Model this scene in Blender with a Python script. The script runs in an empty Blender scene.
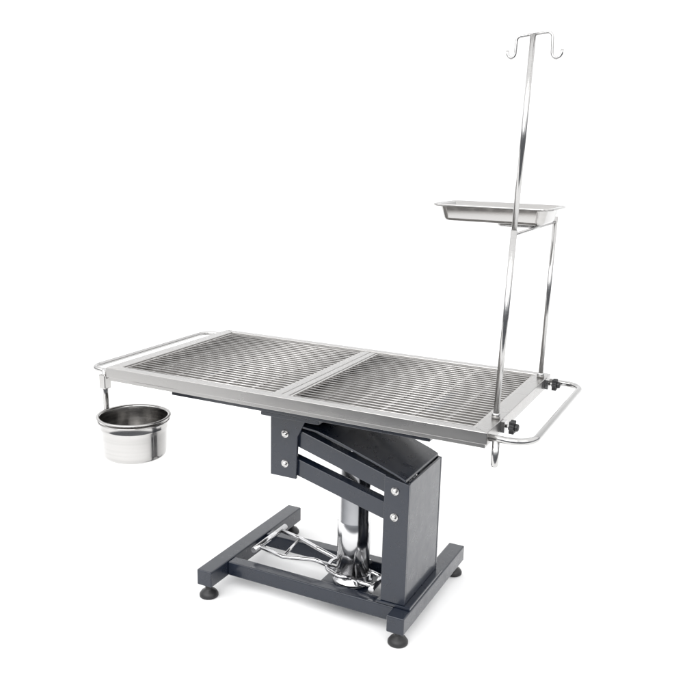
import bpy, bmesh, math, random
from mathutils import Vector, Matrix
random.seed(4)
sc=bpy.context.scene; COL=sc.collection
PI=math.pi
# ---------------- materials
def mat(name, col, metal=0, rough=.5, brushed=None, bump=0.0, coat=0, var=0.0, scale=8, spec=None, cv=.08):
    m=bpy.data.materials.new(name); m.use_nodes=True; nt=m.node_tree; N=nt.nodes; L=nt.links
    b=N['Principled BSDF']; b.inputs['Base Color'].default_value=(*col,1); b.inputs['Metallic'].default_value=metal
    b.inputs['Roughness'].default_value=rough
    if coat: b.inputs['Coat Weight'].default_value=coat; b.inputs['Coat Roughness'].default_value=.10
    if spec is not None: b.inputs['Specular IOR Level'].default_value=spec
    tc=N.new('ShaderNodeTexCoord'); mp=N.new('ShaderNodeMapping'); L.new(tc.outputs['Object'],mp.inputs['Vector'])
    mp.inputs['Scale'].default_value=brushed or (1,1,1)
    nz=N.new('ShaderNodeTexNoise'); nz.inputs['Scale'].default_value=scale; nz.inputs['Detail'].default_value=5
    L.new(mp.outputs[0],nz.inputs['Vector'])
    if var:
        rm=N.new('ShaderNodeMapRange'); rm.inputs['From Min'].default_value=.3; rm.inputs['From Max'].default_value=.7
        rm.inputs['To Min'].default_value=max(.02,rough-var); rm.inputs['To Max'].default_value=rough+var
        L.new(nz.outputs['Fac'],rm.inputs['Value']); L.new(rm.outputs[0],b.inputs['Roughness'])
        cr=N.new('ShaderNodeMapRange'); cr.inputs['From Min'].default_value=.3; cr.inputs['From Max'].default_value=.7
        cr.inputs['To Min'].default_value=1-cv; cr.inputs['To Max'].default_value=1+cv; L.new(nz.outputs['Fac'],cr.inputs['Value'])
        vm=N.new('ShaderNodeVectorMath'); vm.operation='SCALE'; vm.inputs[0].default_value=col; L.new(cr.outputs[0],vm.inputs['Scale']); L.new(vm.outputs[0],b.inputs['Base Color'])
    if bump:
        bp=N.new('ShaderNodeBump'); bp.inputs['Strength'].default_value=bump; bp.inputs['Distance'].default_value=.002
        L.new(nz.outputs['Fac'],bp.inputs['Height']); L.new(bp.outputs[0],b.inputs['Normal'])
    return m
M={}
M['steel']=mat('satin_steel',(.42,.412,.403),1,.28,(1,5,5),0,var=.05,scale=3,cv=.05)
M['rod']=mat('rod_steel',(.50,.49,.48),1,.45,(1,30,30),.03,var=.05)
M['pan']=mat('pan_steel',(.25,.24,.23),1,.55,(3,30,3),.04,var=.08)
M['tube']=mat('tube_steel',(.45,.445,.44),1,.18,(8,8,40),.01,var=.03,cv=.04)
M['mirror']=mat('polished_steel',(.42,.413,.405),1,.13,(1,1,14),.01,var=.04,scale=3)
M['bowl']=mat('bowl_steel',(.46,.453,.445),1,.16,(1,1,30),.02,var=.05,scale=3)
M['chrome']=mat('chrome',(.62,.62,.63),1,.17,None,0,var=.03)
M['paint']=mat('navy_paint',(.0075,.0115,.0215),0,.30,None,.015,coat=.5,var=.05,scale=30,spec=.4)
M['black']=mat('black_plastic',(.010,.010,.011),0,.45,None,.05,var=.05,scale=20)
M['white']=mat('white_plastic',(.75,.75,.74),0,.4,None,0,var=.05)
M['back']=mat('white_backdrop',(.94,.94,.94),0,.8,None,0,var=0,scale=2,spec=.1)
# ---------------- mesh helpers
def box(bm,x0,x1,y0,y1,z0,z1,mtx=None):
    vs=[bm.verts.new((x,y,z)) for x in(x0,x1) for y in(y0,y1) for z in(z0,z1)]
    for f in((0,1,3,2),(4,6,7,5),(0,4,5,1),(2,3,7,6),(0,2,6,4),(1,5,7,3)): bm.faces.new([vs[i] for i in f])
    if mtx:
        for v in vs: v.co=mtx@v.co
def prism(bm,pts,y0,y1,axis='y'):
    def P(p,y): return {'y':(p[0],y,p[1]),'z':(p[0],p[1],y),'x':(y,p[0],p[1])}[axis]
    a=[bm.verts.new(P(p,y0)) for p in pts]; b=[bm.verts.new(P(p,y1)) for p in pts]; n=len(pts)
    bm.faces.new(a); bm.faces.new(b[::-1])
    for i in range(n): bm.faces.new((a[i],b[i],b[(i+1)%n],a[(i+1)%n]))
def tube(bm,path,r,seg=16,closed=False):
    P=[Vector(p) for p in path]; n=len(P); rings=[]
    T=[]
    for i in range(n):
        if closed: t=P[(i+1)%n]-P[i-1]
        else: t=P[min(i+1,n-1)]-P[max(i-1,0)]
        T.append(t.normalized())
    u=T[0].orthogonal().normalized()
    for i in range(n):
        u=(u-T[i]*u.dot(T[i])).normalized(); w=T[i].cross(u)
        rr=r[i] if isinstance(r,(list,tuple)) else r
        rings.append([bm.verts.new(P[i]+(u*math.cos(a)+w*math.sin(a))*rr) for a in [2*PI*k/seg for k in range(seg)]])
    m=n if closed else n-1
    for i in range(m):
        A=rings[i];B=rings[(i+1)%n]
        off=0
        if closed and i==n-1:
            off=min(range(seg),key=lambda o:(A[0].co-B[o].co).length)
        for k in range(seg):
            f=bm.faces.new((A[k],A[(k+1)%seg],B[(k+1+off)%seg],B[(k+off)%seg])); f.smooth=True
    if not closed:
        bm.faces.new(rings[0][::-1]); bm.faces.new(rings[-1])
def rnd(path,r,seg=8):
    P=[Vector(p) for p in path]; out=[P[0]]
    for i in range(1,len(P)-1):
        a=(P[i-1]-P[i]);b=(P[i+1]-P[i]); la,lb=a.length,b.length; a.normalize();b.normalize()
        ang=a.angle(b)
        if ang>PI-.02: out.append(P[i]); continue
        d=min(r/math.tan(ang/2),la*.49,lb*.49); rr=d*math.tan(ang/2)
        c=P[i]+(a+b).normalized()*(rr/math.sin(ang/2)); s=(P[i]+a*d-c).normalized(); e=(P[i]+b*d-c).normalized()
        for k in range(seg+1): out.append(c+s.slerp(e,k/seg).normalized()*rr)
    out.append(P[-1]); return out
def lathe(bm,prof,c=(0,0,0),seg=48,mtx=None,smooth=True,capa=True,capb=True):
    rings=[]
    for r,z in prof:
        ring=[]
        for k in range(seg):
            v=Vector((r*math.cos(2*PI*k/seg),r*math.sin(2*PI*k/seg),z))
            if mtx: v=mtx@v
            ring.append(bm.verts.new(v+Vector(c)))
        rings.append(ring)
    for i in range(len(rings)-1):
        for k in range(seg):
            f=bm.faces.new((rings[i][k],rings[i][(k+1)%seg],rings[i+1][(k+1)%seg],rings[i+1][k])); f.smooth=smooth
    if capa: bm.faces.new(rings[0][::-1])
    if capb: bm.faces.new(rings[-1])
def obj(name,bm,m,parent=None,bevel=0,loc=None,segs=2):
    bmesh.ops.recalc_face_normals(bm,faces=bm.faces)
    me=bpy.data.meshes.new(name); bm.to_mesh(me); bm.free(); me.materials.append(M[m])
    o=bpy.data.objects.new(name,me); COL.objects.link(o)
    if parent: o.parent=parent
    if loc: o.location=loc
    if bevel:
        b=o.modifiers.new('bevel','BEVEL'); b.width=bevel; b.segments=segs; b.limit_method='ANGLE'; b.angle_limit=math.radians(40); b.harden_normals=False
    return o
def thing(name,label,cat,loc=(0,0,0)):
    o=bpy.data.objects.new(name,None); COL.objects.link(o); o.location=loc; o.empty_display_size=.05
    o['label']=label; o['category']=cat; return o
def B(): return bmesh.new()
RX=Matrix.Rotation(PI/2,3,'X'); RY=Matrix.Rotation(PI/2,3,'Y')
H=.77
# ================= TABLE
T=thing('examination_table','long stainless steel veterinary table with slatted top on a dark navy hydraulic lift base','veterinary table')
def ringprism(bm,ox0,ox1,oy0,oy1,ix0,ix1,iy0,iy1,z0,z1,g=0):
    O=[(ox0,oy0),(ox1,oy0),(ox1,oy1),(ox0,oy1)]; I=[(ix0,iy0),(ix1,iy0),(ix1,iy1),(ix0,iy1)]
    if g:   # four mitred members with hairline joints
        for i in range(4):
            j=(i+1)%4; d=Vector(O[j])-Vector(O[i]); d.normalize(); d*=g
            prism(bm,[Vector(O[i])+d,Vector(O[j])-d,Vector(I[j])-d,Vector(I[i])+d],z0,z1,'z')
        return
    v={}
    for n,R in(('o',O),('i',I)):
        for z in(z0,z1): v[n,z]=[bm.verts.new((*p,z)) for p in R]
    for i in range(4):
        j=(i+1)%4
        bm.faces.new((v['o',z1][i],v['o',z1][j],v['i',z1][j],v['i',z1][i]))
        bm.faces.new((v['o',z0][j],v['o',z0][i],v['i',z0][i],v['i',z0][j]))
        bm.faces.new((v['o',z0][i],v['o',z0][j],v['o',z1][j],v['o',z1][i]))
        bm.faces.new((v['i',z0][j],v['i',z0][i],v['i',z1][i],v['i',z1][j]))
XI=.607
bm=B(); ringprism(bm,-.65,.65,-.35,.35,-XI,XI,-.318,.318,H-.034,H,.0003); fr=obj('table_frame',bm,'steel',T,.0016)
bm=B(); ringprism(bm,-.644,.644,-.344,.344,-.60,.60,-.31,.31,H-.046,H-.0345); obj('frame_flange',bm,'steel',fr,.001)
bm=B(); box(bm,-.024,-.0010,-.317,.317,H-.024,H-.002); box(bm,.0010,.024,-.317,.317,H-.024,H-.002); obj('center_bar',bm,'steel',T,.002)
def grid(x0,x1):
    bm=B(); ringprism(bm,x0,x1,-.316,.316,x0+.008,x1-.008,-.308,.308,H-.016,H-.004)
    n=26
    for i in range(n):
        y=-.308+.616*(i+.5)/n
        tube(bm,[(x0+.007,y,H-.007),(x1-.007,y,H-.007)],.0023,10)
    for k in range(1,6):
        x=x0+(x1-x0)*k/6; box(bm,x-.006,x+.006,-.3085,.3085,H-.0125,H-.0097)
    return obj('grid_panel',bm,'rod',T)
grid(-XI+.002,-.026); grid(.026,XI-.002)
bm=B()
def pan(x0,x1):
    c=[bm.verts.new(p) for p in((x0,-.317,H-.030),(x1,-.317,H-.030),(x1,.317,H-.030),(x0,.317,H-.030))]
    m=bm.verts.new(((x0+x1)/2,0,H-.056))
    for i in range(4): bm.faces.new((c[i],c[(i+1)%4],m))
pan(-XI+.001,0); pan(0.0005,XI-.001)
p=obj('drain_pan',bm,'pan',T); s=p.modifiers.new('s','SOLIDIFY'); s.thickness=.0015
bm=B(); lathe(bm,[(.014,.0),(.014,.035),(.022,.037),(.022,.05)],(.42,-.2,.664),24); obj('drain_outlet',bm,'white',T)
bm=B(); tube(bm,rnd([(.64,-.325,H-.02),(.762,-.325,H-.02),(.762,.325,H-.02),(.64,.325,H-.02)],.06,10),.0095); obj('bow_handle',bm,'tube',T)
bm=B(); tube(bm,rnd([(-.64,-.33,H-.018),(-.74,-.33,H-.018),(-.74,.33,H-.018),(-.64,.33,H-.018)],.06,10),.0078); obj('bow_handle',bm,'tube',T)
bm=B(); lathe(bm,[(.008,0),(.010,.004),(.010,.075)],(.668,-.325,.672),20); obj('corner_socket',bm,'tube',T)
for y in(-.25,.16):
    bm=B(); box(bm,-.45,.46,y-.015,y+.015,H-.086,H-.060); obj('support_rail',bm,'paint',T,.003)
for x in(-.40,.40):
    bm=B(); box(bm,x-.02,x+.02,-.30,.335,H-.0595,H-.0465); obj('cross_rail',bm,'paint',T,.002)
YN,YF=-.205,.075
bm=B(); 
for y0,y1 in((YN,YN+.010),(YF-.010,YF)): prism(bm,[(-.105,.455),(-.01,.455),(-.005,.60),(.03,H-.099),(-.105,H-.099)],y0,y1)
box(bm,-.105,-.097,YN+.0105,YF-.0105,.50,H-.100)
hb=obj('head_bracket',bm,'paint',T,.002)
def bolt(x,z,par,y=YN):
    bm=B(); lathe(bm,[(.013,0),(.013,.003),(.0085,.0035),(.0085,.010),(.006,.012)],(x,y,z),12,RX,False); return obj('bolt',bm,'tube',par)
bolt(-.05,.602,hb); bolt(-.05,.502,hb)
bm=B(); box(bm,-.106,.10,-.262,.172,H-.0985,H-.0865); obj('mounting_plate',bm,'paint',T,.002)
def arm(xa,za,xb,zb,y0,y1,h=.05):
    bm=B(); d=Vector((xb-xa,0,zb-za)); L=d.length; ang=-math.atan2(d.z,d.x)
    mt=Matrix.Translation((xa,0,za))@Matrix.Rotation(ang,4,'Y'); box(bm,-.02,L+.02,y0,y1,-h/2,h/2,mt); return obj('lift_arm',bm,'paint',T,.003)
for y0,y1 in((YN+.012,YN+.047),(YF-.047,YF-.012)):
    arm(-.05,.602,.335,.487,y0,y1,.056); arm(-.05,.502,.335,.400,y0,y1,.056)
bm=B()
top=[(0.0,.636),(.06,.630),(.13,.611),(.20,.588),(.28,.560),(.34,.538),(.366,.526),(.368,.518)]
pts=top+[(x-.004,z-.006) for x,z in top[::-1]]
prism(bm,pts,YN+.003,YF-.003); obj('arm_cover',bm,'paint',T,.0015)
bm=B()
prof=[(.298,.1145),(.380,.1145),(.380,.514),(.298,.530)]
prism(bm,prof,YN,YN+.010); prism(bm,prof,YF-.010,YF)
box(bm,.371,.379,YN+.0105,YF-.0105,.1145,.516)
co=obj('column',bm,'paint',T,.002)
bolt(.335,.487,co); bolt(.335,.402,co)
bm=B(); box(bm,.285,.400,YN-.004,YF+.004,.1045,.114); obj('column_plate',bm,'paint',co,.002)
for x,ya in((-.303,-.305),(.374,-.262)):
    bm=B(); box(bm,x-.029,x+.029,ya,.30,.048,.104); obj('cross_beam',bm,'paint',T,.004,segs=3)
for y in(-.185,.06):
    bm=B(); box(bm,-.2735,.3445,y-.022,y+.022,.051,.101); obj('long_beam',bm,'paint',T,.004,segs=3)
bm=B(); box(bm,.04,.22,-.1625,.0375,.060,.072); obj('cylinder_mount',bm,'paint',T,.002)
for x,y in((-.303,-.278),(-.303,.272),(.374,-.232),(.374,.272)):
        bm=B(); lathe(bm,[(.028,0),(.032,.003),(.032,.010),(.025,.020),(.014,.026),(.012,.030),(.012,.0485)],(x,y,0),28)
        obj('foot_pad',bm,'black',T)
cx,cy=.134,-.065
bm=B(); lathe(bm,[(.055,0),(.055,.19),(.0535,.193),(.0535,.197),(.052,.199),(.052,.40),(.049,.405),(.036,.408)],(cx,cy,.10),64); hc=obj('hydraulic_cylinder',bm,'chrome',T)
bm=B(); lathe(bm,[(.066,.0),(.068,.004),(.068,.016),(.061,.018),(.061,.032),(.0555,.034)],(cx,cy,.0725),40); obj('collar',bm,'chrome',hc)
bm=B(); lathe(bm,[(.016,0),(.016,.09)],(cx,cy,.505),24); obj('piston_rod',bm,'chrome',hc)
def ped(pts_list,pads):
    bm=B()
    for p,r in pts_list: tube(bm,rnd(p,.03,6),r,12)
    o=obj('foot_pedal',bm,'chrome',T)
    for c in pads:
        bm=B(); tube(bm,[c[0],c[1]],.0098,14); obj('pedal_grip',bm,'chrome',o)
ped([([(.085,-.095,.115),(.02,-.125,.145),(-.10,-.13,.128),(-.205,-.115,.135)],.0074),([(.085,-.04,.115),(-.02,-.03,.135),(-.12,.02,.128),(-.205,.03,.135)],.0074),
     ([(-.10,-.128,.128),(-.12,.018,.128)],.0055),
     ([(.16,-.13,.118),(.12,-.145,.120),(.06,-.12,.120),(.05,-.065,.120),(.07,-.01,.120),(.12,.015,.120),(.17,.00,.118)],.0070)],[((-.207,-.15,.135),(-.207,.065,.135))])
ped([([(.16,-.115,.110),(.20,-.148,.120),(.250,-.15,.122)],.0072),([(.18,-.06,.112),(.21,-.08,.128),(.250,-.085,.122)],.0072)],[((.252,-.176,.122),(.252,-.060,.122))])
# bucket holder
bm=B(); tube(bm,[(-.668,-.335,.600),(-.668,-.335,H-.012)],.0095,16); 
bh=obj('bucket_holder',bm,'tube',T)
bm=B(); box(bm,-.682,-.654,-.350,-.3205,.692,.742); obj('clamp_block',bm,'mirror',bh,.004)
bc=Vector((-.543,-.345,0)); rr=.1140; zr=.609
bm=B(); tube(bm,[(bc.x+rr*math.cos(a),bc.y+rr*math.sin(a),zr) for a in [2*PI*k/64 for k in range(64)]],.003,10,True); obj('holder_ring',bm,'bowl',bh)
def socket(x,y):
    bm=B(); lathe(bm,[(.0120,0),(.0120,.014),(.0095,.016)],(x,y,H+.0005),24); box(bm,.6505,.662,y-.014,y+.014,H-.034,H-.003)
    s=obj('pole_socket',bm,'tube',T)
    bm=B(); tube(bm,[(.662,y,H-.018),(.675,y,H-.018)],.0050,10); obj('screw',bm,'tube',s)
    bm=B()
    n=48; pr=[]
    for k in range(n):
        a=2*PI*k/n; r=.0175+.0035*math.cos(6*a); pr.append((y+r*math.cos(a),H-.018+r*math.sin(a)))
    prism(bm,pr,.673,.688,'x'); lathe(bm,[(.011,0),(.011,.008),(.008,.011)],(.6875,y,H-.018),20,RY); obj('knob',bm,'black',s,.002)
socket(.632,-.215); socket(.632,.285)
# ================= INFUSION POLE
I=thing('infusion_pole','tall slim steel infusion pole with two top hooks and a shorter side post','infusion pole',(0,0,0))
def tz(z): return (.632+.030*(z-H)/1.0,-.215,z)
bm=B(); tube(bm,[tz(H+.01),tz(1.29)],.0084,16); obj('lower_pole',bm,'tube',I)
bm=B(); tube(bm,[tz(1.29),tz(1.775)],.0074,16); obj('upper_pole',bm,'tube',I)
bm=B(); tube(bm,[(.632,.285,H+.01),(.640,.285,1.296)],.0075,16); obj('side_post',bm,'tube',I)
t=tz(1.775)
for s,w_,rh in((-1,.041,.0095),(1,.048,.0120)):
    x,y,z=t; bm=B()
    P=rnd([(x,y,z),(x+s*w_,y,z+s*.005),(x+s*(w_+.002),y,z-.045)],.012,6)
    cxh=x+s*(w_+.002+rh); zc=z-.045
    P+=[Vector((cxh-s*rh*math.cos(a),y,zc-rh*math.sin(a))) for a in [PI*k/10 for k in range(1,11)]]
    P.append(Vector((cxh+s*(rh+.001),y,zc+.008)))
    tube(bm,P,.0036,10); obj('hook',bm,'tube',I)
TX0,TX1,TY0,TY1=.333,.688,.0,.205
zc_=1.2785
bm=B(); 
tube(bm,[(.6475,-.215,zc_),(.640,.285,zc_)],.0045,10)
tube(bm,rnd([(.645,.05,zc_),(.52,.05,zc_),(.52,.165,zc_),(.642,.165,zc_)],.03),.0040,10)
obj('tray_carrier',bm,'tube',I)
# ================= TRAY
Tr=thing('instrument_tray','shallow rectangular stainless steel tray held beside the tall pole above the table','tray',((TX0+TX1)/2,(TY0+TY1)/2,1.2835))
def rrect(x0,x1,y0,y1,r,z,n=6):
    o=[]
    for cx_,cy_,a0 in((x1-r,y1-r,0),(x0+r,y1-r,PI/2),(x0+r,y0+r,PI),(x1-r,y0+r,1.5*PI)):
        for k in range(n+1):
            a=a0+PI/2*k/n; o.append((cx_+r*math.cos(a),cy_+r*math.sin(a),z))
    return o
hx,hy=(TX1-TX0)/2,(TY1-TY0)/2
def loops(bm,L):
    R=[[bm.verts.new(p) for p in l] for l in L]
    for A,Bq in zip(R,R[1:]):
        n=len(A)
        for k in range(n): f=bm.faces.new((A[k],A[(k+1)%n],Bq[(k+1)%n],Bq[k])); f.smooth=True
    return R
bm=B()
def rl(i,z,r=.03): return rrect(-hx+i,hx-i,-hy+i,hy-i,r,z)
h=.050
R=loops(bm,[rl(.0,h-.006,.03),rl(-.001,h-.002,.03),rl(.002,h,.03),rl(.012,h,.028),rl(.015,h-.003,.026),rl(.025,.010,.022),rl(.028,.004,.021),rl(.034,.0015,.02)])
bm.faces.new(R[-1])
o=obj('basin',bm,'mirror',Tr); s=o.modifiers.new('s','SOLIDIFY'); s.thickness=.0012; s.offset=-1
bm=B(); q=rl(-.001,h-.002,.03); tube(bm,q,.0035,8,True); obj('rolled_rim',bm,'mirror',Tr)
# ================= BUCKET
bz=.484; k_=.785
Bk=thing('steel_bucket','round polished stainless steel bucket hanging in a ring under the left corner of the table','bucket',(bc.x,bc.y,bz))
bm=B(); lathe(bm,[(a*k_,b) for a,b in [(.110,.0),(.119,.0012),(.126,.005),(.1305,.011),(.133,.020),(.1377,.098),(.1392,.101),(.1395,.105),(.1380,.108),(.1395,.122),(.1400,.133),(.148,.1365),(.150,.1385),(.148,.1400),(.140,.1392),(.1383,.134),(.1375,.122),(.1350,.098),(.1310,.022),(.127,.014),(.119,.007),(.02,.006)]],seg=96)
obj('bowl',bm,'bowl',Bk)
bm=B(); tube(bm,[(.150*k_*math.cos(a),.150*k_*math.sin(a),.1375) for a in [2*PI*k/96 for k in range(96)]],.0024,8,True); obj('rolled_rim',bm,'bowl',Bk)
# ================= SETTING: white studio sweep
bm=B()
prof=[(-1.5,0),(2.6,0)]+[(2.6+1.6*math.sin(a),1.6-1.6*math.cos(a)) for a in [PI/2*k/16 for k in range(1,17)]]+[(4.2,4.6)]
rot=Matrix.Rotation(math.radians(26.1),3,'Z')
A=[bm.verts.new(rot@Vector((-7,y,z))) for y,z in prof]; C_=[bm.verts.new(rot@Vector((7,y,z))) for y,z in prof]
for i in range(len(prof)-1): f=bm.faces.new((A[i],C_[i],C_[i+1],A[i+1])); f.smooth=True
g=obj('floor',bm,'back'); g['kind']='structure'
# ================= LIGHT
w=bpy.data.worlds.new('World'); sc.world=w; w.use_nodes=True; nt=w.node_tree; N=nt.nodes; L=nt.links
bg=N['Background']; tc=N.new('ShaderNodeTexCoord'); sp=N.new('ShaderNodeSeparateXYZ'); L.new(tc.outputs['Generated'],sp.inputs[0])
cr=N.new('ShaderNodeValToRGB'); L.new(sp.outputs['Z'],cr.inputs[0])
e=cr.color_ramp.elements; e[0].position=0; e[0].color=(.12,.125,.135,1); e[1].position=.42; e[1].color=(1,1,1,1)
q=e.new(.12); q.color=(.36,.37,.39,1)
L.new(cr.outputs[0],bg.inputs['Color']); bg.inputs['Strength'].default_value=1.6
def area(loc,tgt,size,power,sy=None):
    l=bpy.data.lights.new('added_softlight','AREA'); l.energy=power; l.size=size; 
    if sy: l.shape='RECTANGLE'; l.size_y=sy
    o=bpy.data.objects.new('added_softlight',l); COL.objects.link(o); o.location=loc
    o.rotation_euler=(Vector(tgt)-Vector(loc)).to_track_quat('-Z','Y').to_euler()
area((-2.4,-2.6,3.2),(0,0,.4),2.8,38)  # unseen lamp added front left for gentle highlights
area((3.0,-1.6,2.6),(0,0,.4),1.8,18,2.4)  # weaker unseen lamp, added on the right for highlights
area((.2,-3.4,3.6),(-1.6,4.0,2.3),3.6,140)  # unseen lamp added to brighten the backdrop wall to white
# ================= CAMERA
cam=bpy.data.cameras.new('camera'); co_=bpy.data.objects.new('camera',cam); COL.objects.link(co_); sc.camera=co_
a=math.radians(26.105);t_=math.radians(13.475);r_=math.radians(1.394)
F=Vector((-math.sin(a)*math.cos(t_),math.cos(a)*math.cos(t_),-math.sin(t_))); Rv=Vector((math.cos(a),math.sin(a),0)); U=Rv.cross(F)
R2=Rv*math.cos(r_)+U*math.sin(r_); U2=U*math.cos(r_)-Rv*math.sin(r_)
mt=Matrix((R2,U2,-F)).transposed().to_4x4(); mt.translation=Vector((1.25,-2.406,H+.721)); co_.matrix_world=mt
cam.sensor_width=36; cam.lens=845.1/700*36; cam.clip_end=100
sc.view_settings.view_transform='Standard'; sc.view_settings.look='None'; sc.view_settings.exposure=0
